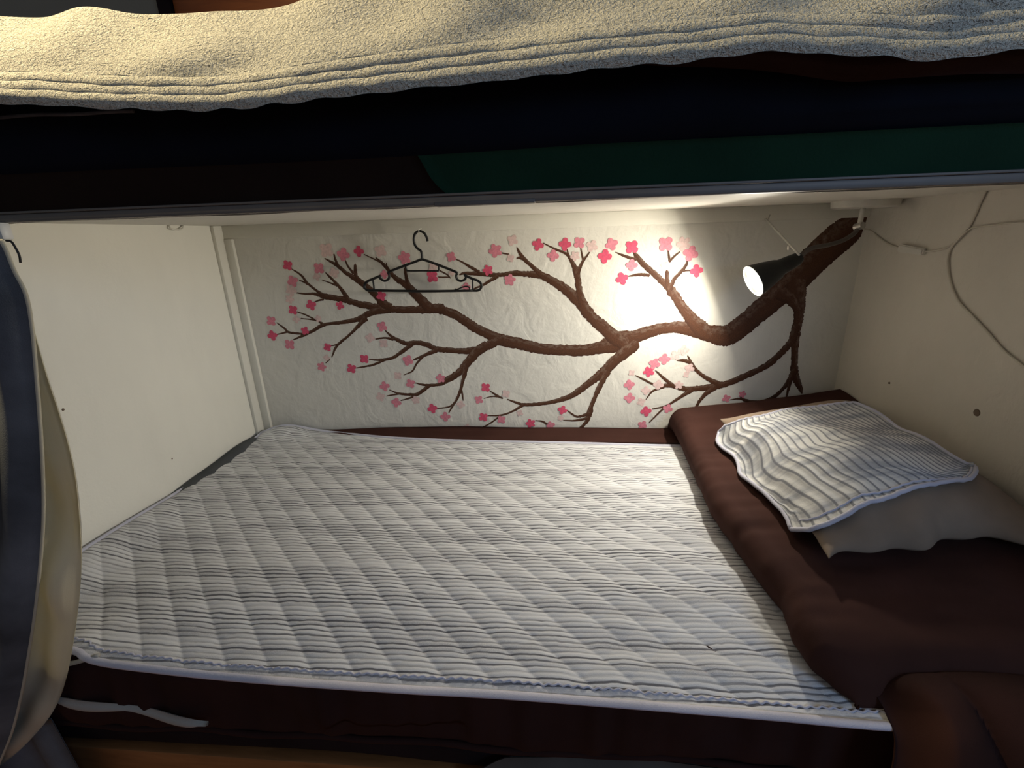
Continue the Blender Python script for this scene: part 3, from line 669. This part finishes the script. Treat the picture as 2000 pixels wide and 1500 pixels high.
# ------------------------------------------------------------------ painted cherry branch on the back wall
CROP = {'A': (500, 420, 3.41), 'B': (860, 440, 3.5725), 'C': (1140, 380, 3.124)}
STROKES = [
 ('bough', 'C', [(120, 925, 85), (180, 905, 105), (240, 880, 105), (300, 872, 85), (400, 838, 75), (500, 815, 68), (600, 812, 75), (690, 832, 85), (780, 850, 105), (850, 862, 128), (900, 850, 132), (980, 790, 128), (1080, 705, 132), (1180, 620, 140), (1270, 535, 165), (1360, 445, 172), (1440, 365, 172), (1530, 285, 176), (1600, 228, 170), (1640, 195, 150)]),
 ('bough', 'B', [(1300, 812, 100), (1230, 835, 110), (1120, 852, 90), (1000, 872, 85), (850, 872, 80), (700, 860, 80), (560, 828, 85), (430, 800, 85), (300, 745, 72), (200, 688, 70), (100, 622, 65), (0, 590, 60), (-60, 580, 62), (-120, 575, 60)]),
 ('bough', 'A', [(1250, 620, 60), (1180, 622, 66), (1080, 630, 52), (950, 630, 48), (860, 622, 55), (780, 610, 50), (660, 585, 45), (570, 560, 42), (450, 540, 38), (390, 525, 20), (330, 525, 14), (270, 518, 8)]),
 ('branch', 'A', [(900, 632, 40), (780, 645, 45), (690, 690, 35), (600, 710, 28), (500, 722, 22), (440, 735, 26), (380, 770, 22), (320, 800, 20), (250, 830, 8)]),
 ('twig', 'A', [(440, 722, 22), (400, 702, 11), (300, 688, 7)]), ('twig', 'A', [(400, 700, 12), (330, 664, 11), (275, 645, 7)]),
 ('twig', 'A', [(310, 792, 16), (220, 780, 18), (190, 755, 16), (140, 718, 8)]), ('twig', 'A', [(215, 776, 14), (180, 786, 12), (140, 795, 8)]),
 ('branch', 'A', [(730, 685, 42), (680, 740, 25), (620, 800, 18), (540, 870, 18), (505, 945, 9)]), ('twig', 'A', [(548, 858, 12), (520, 868, 9), (500, 870, 7)]), ('twig', 'A', [(492, 962, 8), (465, 985, 7)]),
 ('branch', 'A', [(900, 615, 50), (850, 590, 60), (800, 535, 50), (740, 480, 45), (680, 435, 40), (600, 385, 28), (540, 335, 25), (460, 290, 9)]), ('twig', 'A', [(548, 342, 22), (530, 300, 18), (520, 262, 10)]),
 ('twig', 'A', [(700, 445, 26), (665, 400, 28), (662, 335, 20)]), ('twig', 'A', [(650, 390, 18), (612, 340, 14), (595, 300, 8)]),
 ('branch', 'A', [(610, 560, 38), (565, 490, 25), (520, 440, 20), (490, 410, 16), (465, 385, 8)]), ('twig', 'A', [(540, 470, 16), (490, 450, 10), (440, 432, 6)]),
 ('branch', 'A', [(470, 548, 30), (400, 500, 18), (340, 450, 18), (300, 400, 16), (240, 360, 7)]), ('twig', 'A', [(345, 462, 14), (320, 446, 12), (290, 435, 7)]), ('twig', 'A', [(450, 562, 16), (420, 568, 12), (390, 580, 8)]),
 ('branch', 'A', [(1150, 615, 70), (1110, 575, 68), (1060, 525, 60), (1000, 465, 50), (930, 420, 35), (880, 365, 24), (840, 320, 20), (800, 285, 9)]), ('twig', 'A', [(836, 318, 12), (780, 290, 9), (720, 262, 6)]), ('twig', 'A', [(888, 366, 14), (872, 340, 11), (868, 320, 7)]),
 ('twig', 'A', [(1030, 500, 40), (1005, 430, 25), (995, 365, 20), (1000, 340, 12)]),
 ('twig', 'A', [(1225, 370, 9), (1275, 398, 11), (1295, 420, 6)]), ('twig', 'A', [(1215, 412, 9), (1245, 414, 10), (1285, 412, 9)]),
 ('branch', 'A', [(1640, 825, 60), (1570, 858, 62), (1500, 888, 52), (1400, 905, 45), (1280, 900, 40), (1200, 890, 38), (1130, 860, 38), (1060, 850, 35), (1000, 855, 32), (940, 830, 28), (900, 805, 20), (860, 768, 7)]), ('twig', 'A', [(915, 828, 22), (860, 818, 14), (800, 825, 10)]),
 ('branch', 'A', [(1040, 858, 35), (960, 920, 25), (900, 955, 22), (820, 965, 18), (755, 962, 8)]), ('twig', 'A', [(860, 966, 16), (770, 1000, 16), (670, 1018, 8)]),
 ('branch', 'A', [(1215, 895, 38), (1120, 935, 22), (1050, 965, 12)]), ('twig', 'A', [(1115, 938, 18), (1070, 990, 14), (1040, 1040, 12), (985, 1065, 6)]),
 ('branch', 'A', [(1540, 865, 66), (1480, 905, 66), (1420, 970, 60), (1350, 1050, 50), (1260, 1105, 45), (1220, 1128, 25), (1130, 1132, 20), (1060, 1118, 7)]), ('twig', 'A', [(1160, 1132, 25), (1080, 1190, 25), (1030, 1195, 22), (950, 1188, 16), (890, 1165, 7)]), ('twig', 'A', [(960, 1190, 14), (910, 1198, 12), (870, 1205, 7)]), ('twig', 'A', [(1080, 1195, 18), (1020, 1220, 14), (965, 1235, 7)]),
 ('branch', 'A', [(1400, 1000, 44), (1382, 1090, 26), (1350, 1200, 20), (1300, 1270, 14), (1205, 1290, 8)]), ('twig', 'A', [(1330, 1240, 16), (1305, 1280, 14), (1285, 1315, 8)]), ('twig', 'A', [(1368, 1160, 15), (1376, 1200, 13), (1380, 1235, 6)]),
 ('branch', 'B', [(1290, 835, 80), (1220, 785, 100), (1140, 715, 86), (1060, 645, 80), (990, 560, 76), (930, 495, 76), (870, 445, 65), (780, 388, 55), (700, 348, 50), (600, 340, 40), (520, 335, 35), (430, 345, 30), (350, 345, 30), (260, 338, 28), (170, 335, 20), (135, 345, 8)]),
 ('branch', 'B', [(1000, 560, 66), (972, 470, 46), (960, 380, 42), (945, 310, 40), (915, 250, 24), (880, 200, 18), (800, 165, 14), (720, 125, 8)]), ('twig', 'B', [(908, 245, 18), (893, 200, 12), (885, 170, 8)]), ('twig', 'B', [(955, 335, 36), (985, 270, 20), (1010, 230, 16), (1040, 190, 9)]), ('twig', 'B', [(998, 248, 16), (988, 200, 12), (978, 150, 7)]),
 ('twig', 'B', [(710, 350, 40), (640, 285, 26), (590, 240, 28), (555, 195, 20), (535, 155, 8)]), ('twig', 'B', [(575, 232, 22), (550, 226, 16), (535, 230, 9)]), ('twig', 'B', [(480, 202, 9), (450, 198, 10), (420, 190, 7)]),
 ('twig', 'B', [(270, 325, 26), (200, 285, 18), (150, 255, 12), (105, 235, 7)]), ('twig', 'B', [(400, 355, 30), (350, 385, 22), (300, 415, 17), (230, 445, 10)]),
 ('branch', 'B', [(1370, 825, 70), (1320, 865, 86), (1230, 935, 80), (1140, 1020, 70), (1040, 1100, 55), (930, 1180, 45), (830, 1220, 35), (700, 1245, 28), (590, 1252, 28), (540, 1240, 20), (470, 1215, 10)]), ('twig', 'B', [(435, 1208, 14), (400, 1190, 18), (345, 1155, 7)]), ('twig', 'B', [(418, 1197, 12), (360, 1195, 10), (305, 1208, 6)]),
 ('twig', 'B', [(585, 1250, 24), (500, 1300, 16), (420, 1325, 14), (330, 1328, 8)]), ('twig', 'B', [(425, 1325, 14), (350, 1380, 12), (290, 1410, 10), (235, 1412, 7)]), ('twig', 'B', [(305, 1402, 10), (285, 1422, 9), (265, 1445, 7)]),
 ('branch', 'B', [(1165, 1020, 52), (1110, 1130, 36), (1062, 1240, 32), (1040, 1310, 45), (1020, 1370, 30), (980, 1410, 20), (935, 1432, 8)]), ('twig', 'B', [(1045, 1312, 34), (960, 1335, 18), (910, 1310, 14), (885, 1290, 7)]), ('twig', 'B', [(1020, 1348, 24), (940, 1362, 16), (860, 1360, 7)]),
 ('twig', 'B', [(795, 1430, 14), (740, 1385, 16), (710, 1368, 14), (665, 1362, 7)]),
 ('branch', 'C', [(760, 860, 80), (710, 815, 95), (650, 750, 70), (590, 670, 55), (540, 590, 50), (480, 530, 38), (420, 475, 34), (370, 430, 32), (330, 385, 28), (305, 350, 14)]), ('twig', 'C', [(400, 492, 18), (340, 488, 18), (275, 498, 8)]), ('twig', 'C', [(318, 398, 20), (250, 375, 16), (195, 352, 5)]),
 ('twig', 'C', [(535, 610, 40), (512, 540, 28), (508, 470, 22)]), ('twig', 'C', [(525, 580, 32), (550, 520, 22), (590, 475, 20), (625, 430, 16), (632, 400, 8)]), ('twig', 'C', [(606, 466, 12), (635, 463, 10), (655, 465, 7)]), ('twig', 'C', [(525, 412, 14), (520, 375, 12), (515, 340, 7)]), ('twig', 'C', [(525, 406, 12), (555, 375, 12), (585, 350, 7)]),
 ('branch', 'C', [(1285, 540, 120), (1300, 610, 106), (1312, 670, 74), (1312, 740, 56), (1300, 820, 52), (1290, 900, 45), (1285, 1000, 40), (1285, 1080, 46), (1302, 1140, 42), (1322, 1185, 28), (1330, 1210, 12)]), ('branch', 'C', [(1200, 600, 80), (1260, 640, 60), (1305, 700, 40)]),
 ('branch', 'C', [(1288, 1070, 44), (1262, 1125, 38), (1220, 1180, 24), (1160, 1235, 26), (1090, 1265, 28), (1030, 1265, 24), (985, 1255, 20), (950, 1245, 14), (895, 1252, 6)]), ('twig', 'C', [(990, 1258, 14), (970, 1246, 12), (955, 1233, 7)]), ('twig', 'C', [(1262, 1130, 24), (1250, 1180, 18), (1236, 1235, 10)]), ('twig', 'C', [(1070, 1270, 16), (1010, 1290, 14), (960, 1312, 9)]),
 ('branch', 'C', [(1295, 800, 46), (1282, 860, 48), (1260, 905, 44), (1200, 970, 40), (1120, 1040, 42), (1000, 1100, 40), (880, 1150, 40), (800, 1170, 44), (700, 1182, 36), (610, 1185, 34), (540, 1165, 28), (480, 1165, 24), (420, 1155, 14), (370, 1130, 14), (315, 1103, 6)]), ('twig', 'C', [(560, 1175, 24), (500, 1130, 20), (440, 1075, 8)]),
 ('twig', 'C', [(830, 1160, 38), (750, 1120, 26), (690, 1075, 22), (660, 1030, 18), (635, 985, 8)]), ('twig', 'C', [(662, 1032, 20), (615, 1012, 22), (570, 1012, 6)]), ('twig', 'C', [(800, 1175, 40), (740, 1220, 26), (700, 1270, 20), (675, 1325, 12)]),
 ('twig', 'C', [(660, 1190, 32), (560, 1255, 18), (500, 1290, 14), (420, 1308, 8)]), ('twig', 'C', [(500, 1290, 14), (450, 1340, 12), (400, 1390, 7)]), ('twig', 'C', [(490, 1172, 20), (420, 1200, 14), (380, 1250, 6)]),
]
BLOOMS = {'A': [(212, 335, 33, 2), (245, 440, 36, 1), (420, 355, 36, 1), (582, 262, 40, 1), (685, 242, 32, 2), (855, 395, 27, 1), (990, 285, 40, 1), (1300, 278, 30, 1), (1175, 410, 38, 2), (1545, 368, 32, 2), (1595, 238, 40, 1), (1690, 432, 36, 1), (835, 538, 32, 2), (368, 600, 34, 2), (560, 602, 28, 2), (247, 632, 32, 2), (270, 695, 26, 0), (102, 705, 34, 1), (110, 802, 34, 2), (327, 770, 28, 2), (225, 862, 36, 1), (477, 880, 28, 2), (438, 1010, 32, 1), (722, 958, 32, 2), (637, 1022, 34, 2), (840, 742, 34, 1), (760, 818, 32, 0), (850, 855, 30, 0), (1012, 968, 36, 1), (945, 1070, 28, 0), (1030, 1122, 32, 1), (1230, 1088, 32, 1), (857, 1140, 34, 1), (830, 1210, 32, 0), (935, 1248, 34, 1), (1065, 1232, 30, 0), (1175, 1288, 34, 2), (1262, 1342, 34, 1), (1530, 1148, 32, 2), (1485, 1230, 30, 1), (1515, 1345, 32, 2), (1635, 1362, 30, 1), (470, 235, 46, 0), (235, 500, 38, 0), (225, 560, 30, 0), (520, 385, 34, 0), (405, 410, 26, 0), (415, 690, 24, 0), (830, 240, 38, 0), (1400, 478, 27, 1), (1665, 1190, 28, 0), (470, 950, 22, 0), (1365, 1262, 28, 0), (1180, 350, 30, 0), (1305, 385, 20, 0)],
 'B': [(682, 135, 36, 2), (787, 212, 36, 1), (870, 132, 38, 2), (970, 122, 36, 1), (1058, 145, 36, 0), (1195, 132, 38, 1), (1148, 217, 42, 2), (1337, 152, 42, 2), (1335, 278, 36, 1), (1268, 372, 38, 2), (940, 215, 30, 0), (505, 105, 34, 0), (490, 230, 25, 0), (630, 1382, 34, 2), (770, 1395, 30, 1), (852, 1288, 32, 2), (1318, 1112, 36, 1), (1320, 1205, 36, 1), (1335, 1030, 22, 0), (555, 1310, 24, 0), (840, 1345, 22, 0), (190, 1410, 28, 0), (230, 1450, 14, 1)],
 'C': [(500, 303, 40, 1), (652, 360, 40, 1), (688, 465, 34, 2), (500, 440, 28, 0), (610, 300, 38, 0), (398, 1080, 32, 2), (432, 1032, 32, 1), (493, 1003, 32, 1), (610, 950, 30, 0), (560, 980, 30, 0), (455, 1160, 30, 0), (580, 1162, 26, 0), (645, 1060, 28, 0), (625, 1100, 18, 0), (380, 1195, 28, 0), (350, 1265, 26, 0), (380, 1322, 32, 2), (512, 1305, 28, 1), (358, 1405, 28, 1), (870, 1243, 24, 1), (968, 1218, 22, 1)]}
def wall_pt(crop, x, y):
    ox, oy, s = CROP[crop]; p = at(ox+x/s, oy+y/s, Y=YB); return np.array([p[0], p[2]])
mural = thing('blossom_branch_mural', 'brown cherry branch with pink blossoms painted on the white back wall', 'mural', (0, YB, .35))
rs = np.random.RandomState(5); layer = 0; mkids = []
for kind, crop, pts in STROKES:
    s = CROP[crop][2]; ctr = np.array([np.r_[wall_pt(crop, x, y), w/s/585.0] for x, y, w in pts])
    C_ = catmull(ctr, 10); T = np.gradient(C_[:, :2], axis=0); T /= np.linalg.norm(T, axis=1, keepdims=True)+1e-12
    N = np.column_stack([-T[:, 1], T[:, 0]]); 
    if N[len(N)//2, 1] < 0: N = -N
    w = np.maximum(C_[:, 2], .0008)*.5; jit = np.minimum(w*.08, .0011); w1 = w+jit*rs.randn(len(w)); w2 = w+jit*rs.randn(len(w))
    layer += 1; yy = YB-.0002-.000006*layer
    up_ = C_[:, :2]+N*w1[:, None]; dn_ = C_[:, :2]-N*w2[:, None]; md = C_[:, :2]
    # tip closure
    V = []; uvs = []; L = np.r_[0, np.cumsum(np.linalg.norm(np.diff(md, axis=0), axis=1))]
    for i in range(len(md)):
        for q, vv_ in ((dn_[i], 0), (md[i], .5), (up_[i], 1)): V.append((q[0], yy, q[1])); uvs.append((L[i], vv_))
    tip = md[-1]+T[-1]*w[-1]*1.3; V.append((tip[0], yy, tip[1])); uvs.append((L[-1], .5)); st0 = md[0]-T[0]*w[0]*.5; V.append((st0[0], yy, st0[1])); uvs.append((0, .5))
    Fc = []
    for i in range(len(md)-1):
        for j in (0, 1): a = i*3+j; Fc.append((a, a+3, a+4, a+1))
    e = (len(md)-1)*3; t_ = len(V)-2; Fc += [(e, t_, e+1), (e+1, t_, e+2), (0, 1, len(V)-1), (1, 2, len(V)-1)]
    me = py_mesh(kind, V, Fc, False, uvs); 
    bm = bmesh.new(); bm.from_mesh(me); bmesh.ops.recalc_face_normals(bm, faces=bm.faces)
    if sum(f.normal.y*f.calc_area() for f in bm.faces) > 0: bmesh.ops.reverse_faces(bm, faces=bm.faces)
    bm.to_mesh(me); bm.free()
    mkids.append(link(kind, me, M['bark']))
for crop, lst in BLOOMS.items():
    s = CROP[crop][2]
    for (x, y, r, sh) in lst:
        c = wall_pt(crop, x, y); R = r/s/585.0*1.02; ph = rs.uniform(0, 1.57); lob = 4 if rs.rand() < .75 else 5
        n = 40; a = np.linspace(0, 2*math.pi, n, endpoint=False)
        rad = R*(.58+.52*np.abs(np.cos((a-ph)*lob/2))**.75+.02*rs.randn(n)); layer += .3
        yy = YB-(.0010 if sh else .0008)-.0000015*layer
        V = [(c[0]+rad[k]*math.cos(a[k]), yy, c[1]+rad[k]*math.sin(a[k])) for k in range(n)]+[(c[0], yy, c[1])]
        Fc = [(k, (k+1) % n, n) for k in range(n)]
        o = link('blossom', py_mesh('blossom', V, Fc, False), M['petal%d' % sh]); mkids.append(o)
adopt(mural, *mkids)

# ------------------------------------------------------------------ coat hanger
YH = 1.515
def hp(x, y): p = at(680+x/6.667, 430+y/6.667, Y=YH); return p
hg = thing('coat_hanger', 'black plastic coat hanger hanging in front of the painted branch', 'hanger', tuple(map(float, hp(960, 920))))
def ht(name, pts, r, sm=6): return link(name, tube_mesh(name, [hp(*p) for p in pts], r, 10, sm), M['black_plastic'])
hk = [
 ht('hook', [(1035, 275), (1022, 225), (990, 170), (945, 143), (900, 150), (865, 190), (855, 260), (870, 325), (905, 370), (945, 400), (960, 450), (960, 525)], .0040),
 ht('shoulder_arm', [(955, 508), (850, 550), (700, 605), (560, 660), (515, 685)], .0042),
 ht('shoulder_arm', [(965, 508), (1100, 555), (1250, 612), (1380, 665), (1425, 690)], .0042),
 ht('strap_notch', [(515, 685), (535, 715), (525, 765), (475, 790), (425, 765), (410, 735), (425, 722)], .0040),
 ht('strap_notch', [(1425, 690), (1408, 720), (1420, 770), (1470, 792), (1520, 770), (1532, 735), (1510, 712)], .0040),
 ht('end_loop', [(425, 722), (330, 762), (255, 795), (215, 840), (222, 890), (270, 915), (340, 915)], .0042),
 ht('end_loop', [(1510, 712), (1600, 755), (1690, 790), (1735, 840), (1725, 890), (1690, 915), (1620, 917)], .0042),
 ht('trouser_bar', [(340, 915), (700, 920), (960, 925), (1300, 922), (1620, 917)], .0042),
 ht('end_strut', [(322, 775), (332, 840), (340, 910)], .0030), ht('end_strut', [(1618, 770), (1620, 840), (1620, 910)], .0030),
 ht('skirt_bar', [(750, 600), (758, 640), (785, 660), (960, 660), (1150, 662), (1178, 650), (1180, 595)], .0028),
 ht('clip', [(1390, 890), (1400, 905), (1440, 893), (1500, 868), (1550, 862), (1578, 880), (1580, 905)], .0024),
]
adopt(hg, *hk)
top = hp(925, 145)
cord = [np.array([top[0]+.001, YH-.009, top[2]-.002]), np.array([top[0], YH-.004, top[2]+.004]), np.array([top[0], YH+.006, top[2]+.006]), np.array([top[0]+.001, YB-.016, ZT+.012])]
tag(link('hanging_loop', tube_mesh('hanging_loop', cord, .0013, 8, 6), M['white_plastic']), 'thin white thread loop holding the black coat hanger', 'cord')

# ------------------------------------------------------------------ clip-on reading lamp
mouth = Vector(at(1471, 549, Y=1.340)); rear_dir = None
vdir = Vector(ray(1471, 549)).normalized()
rv = Vector(RT); rv = (rv-vdir*rv.dot(vdir)).normalized(); uv_ = rv.cross(vdir)
if uv_.z < 0: uv_ = -uv_
q = (-.865*rv-.50*uv_).normalized()
ax = (-.40*vdir+.917*q).normalized()
lamp = thing('reading_lamp', 'black cone spotlight with white ceiling disc in the corner above the pillow', 'lamp', (float(mouth.x)+.25, 1.43, ZC))
prof = [(-.138, .004), (-.136, .013), (-.126, .0175), (-.098, .0205), (-.078, .0225), (-.070, .0270), (-.038, .0362), (-.004, .0445), (0, .0452), (-.001, .0435), (-.012, .0410), (-.032, .0350)]
sh = link('shade', lathe_mesh('shade', prof, mouth, ax, 48, True, False), M['lamp_black'], None, 'black conical shade')
lens = link('lens', lathe_mesh('lens', [(-.010, .0412), (-.006, .036), (-.0045, .020), (-.004, .001)], mouth, ax, 40, False, True), M['glow'], None, 'glowing white lens')
rim = link('rim', lathe_mesh('rim', [(-.0005, .0452), (.0012, .0448), (.0010, .0432), (-.002, .0428)], mouth, ax, 48), M['white_plastic'])
dc = at(1700, 408, Z=ZC-.018)
disc_c = Vector((.858, 1.440, ZC-.020))
dk = link('ceiling_disc', lathe_mesh('ceiling_disc', [(0, .070), (.003, .078), (.018, .080), (.020, .080)], disc_c, (0, 0, 1), 48, True, True), M['white_plastic'], None, 'white ceiling disc')
tail = mouth-ax*.130
stem_top = Vector((.838, 1.41, ZC-.020))
j1 = Vector(at(1678, 442, Y=1.41))
stm = link('stem', tube_mesh('stem', [stem_top, stem_top*.5+j1*.5, j1], .0062, 12, 4), M['white_plastic'])
jt = link('swivel_joint', lathe_mesh('swivel_joint', [(-.013, .006), (-.011, .0095), (.011, .0095), (.013, .006)], j1, (.3, -.9, .2), 20, True, True), M['steel'])
ctl = [j1]+[Vector(at(px, py, Y=yq)) for px, py, yq in [(1668, 456, 1.408), (1645, 470, 1.398), (1615, 479, 1.385), (1582, 486, 1.365)]]+[tail]
arm = link('gooseneck_arm', tube_mesh('gooseneck_arm', [tuple(p) for p in ctl], .0058, 12, 6), M['lamp_black'] if False else plain('grey_brown_gooseneck', (.10, .085, .07), .5))
ra = Vector(at(1496, 428, Y=YB-.016)); rb_ = Vector(at(1561, 498, Y=1.330))
rod = link('stay_rod', tube_mesh('stay_rod', [tuple(ra), tuple(ra*.5+rb_*.5), tuple(rb_)], .0029, 8, 3), M['white_plastic'])
rk = link('stay_clip', box_mesh('stay_clip', (-.006, -.006, -.006), (.006, .006, .006), .002), M['white_plastic']); rk.location = Vector(at(1543, 484, Y=1.39))
hk2 = link('stay_hook', tube_mesh('stay_hook', [tuple(ra+Vector((-.004, 0, .001))), tuple(ra+Vector((.004, -.004, -.002))), tuple(ra+Vector((.009, -.003, .012)))], .0014, 8, 5), M['steel'])
rk_loc = rk.location.copy()
adopt(lamp, sh, dk, stm, jt, arm, rod, hk2, rk)
for sp_ in (lens, rim): sp_.parent = sh
pl_ = bpy.data.lights.new('reading_lamp_bulb', 'POINT'); pl_.energy = 0.75; pl_.color = (1.0, .91, .76); pl_.shadow_soft_size = .010
po = bpy.data.objects.new('reading_lamp_bulb', pl_); COL.objects.link(po); po.location = mouth+ax*(-.001+.0)

la = bpy.data.lights.new('reading_lamp_beam', 'AREA'); la.shape = 'DISK'; la.size = .060; la.energy = 5.0; la.spread = math.radians(168); la.color = (1.0, .925, .79)
lo_ = bpy.data.objects.new('reading_lamp_beam', la); COL.objects.link(lo_); lo_.location = mouth+ax*.0004; lo_.rotation_euler = ax.to_track_quat('-Z', 'Y').to_euler()

# ------------------------------------------------------------------ cables on the right wall
def wp(px, py, o=.004): p = at(px, py, X=XR-o); return tuple(map(float, p))
cab = thing('lamp_cable', 'off-white lamp cable with inline switch running over the right wall', 'cable', wp(1790, 490))
s0 = tuple(j1+Vector((.006, -.004, -.006)))
k1 = link('cord', tube_mesh('cord', [s0, wp(1700, 450, .010), wp(1722, 468), wp(1742, 480), wp(1760, 484)], .0023, 8, 6), M['cable'])
swa = Vector(wp(1757, 484, .007)); swb = Vector(wp(1806, 492, .007)); d = (swb-swa).normalized()
bm = bmesh.new(); bmesh.ops.create_cube(bm, size=1); Lw = (swb-swa).length
for v in bm.verts: v.co = Vector((v.co.x*Lw, v.co.y*.012, v.co.z*.021*(1 if v.co.x < 0 else .75)))
bmesh.ops.bevel(bm, geom=list(bm.edges), offset=.003, segments=2, affect='EDGES'); me = bpy.data.meshes.new('inline_switch'); bm.to_mesh(me); bm.free()
sw = link('inline_switch', me, M['white_plastic'], None, 'white inline switch')
nrm = Vector((1, 0, 0)); zz = nrm.cross(d).normalized()
mw = Matrix((( d.x, nrm.x, zz.x, 0), (d.y, nrm.y, zz.y, 0), (d.z, nrm.z, zz.z, 0), (0, 0, 0, 1))); mw.translation = (swa+swb)/2
me.transform(mw)
k2 = link('cord', tube_mesh('cord', [wp(1806, 491), wp(1835, 488), wp(1862, 476), wp(1885, 455), wp(1900, 430), wp(1915, 395), wp(1932, 362), wp(1945, 335)], .0025, 8, 6), M['cable'])
adopt(cab, k1, sw, k2)
tag(link('wall_cable', tube_mesh('wall_cable', [wp(1890, 449, .007), wp(1874, 464, .007), wp(1858, 484), wp(1851, 510), wp(1856, 550), wp(1872, 588), wp(1900, 618), wp(1930, 650), wp(1960, 684), wp(2000, 716), wp(2060, 760)], .0025, 8, 6), M['cable']), 'long off-white cable curving down the right wall', 'cable')
tag(link('wall_cable', tube_mesh('wall_cable', [wp(1890, 449, .006), wp(1905, 444), wp(1940, 440), wp(2000, 434), (XR-.004, .80, .69)], .0016, 8, 6), M['cable']), 'thin off-white cable branching level along the right wall', 'cable')
wk = [tuple(map(float, at(px, py, X=XL+o))) for px, py, o in [(330, 437, .001), (333, 446, .010), (345, 449, .012), (356, 446, .010), (358, 436, .001)]]
tag(link('wire_staple', tube_mesh('wire_staple', wk, .0022, 8, 5), M['trim']), 'small white painted wire staple high on the cream left board', 'staple')
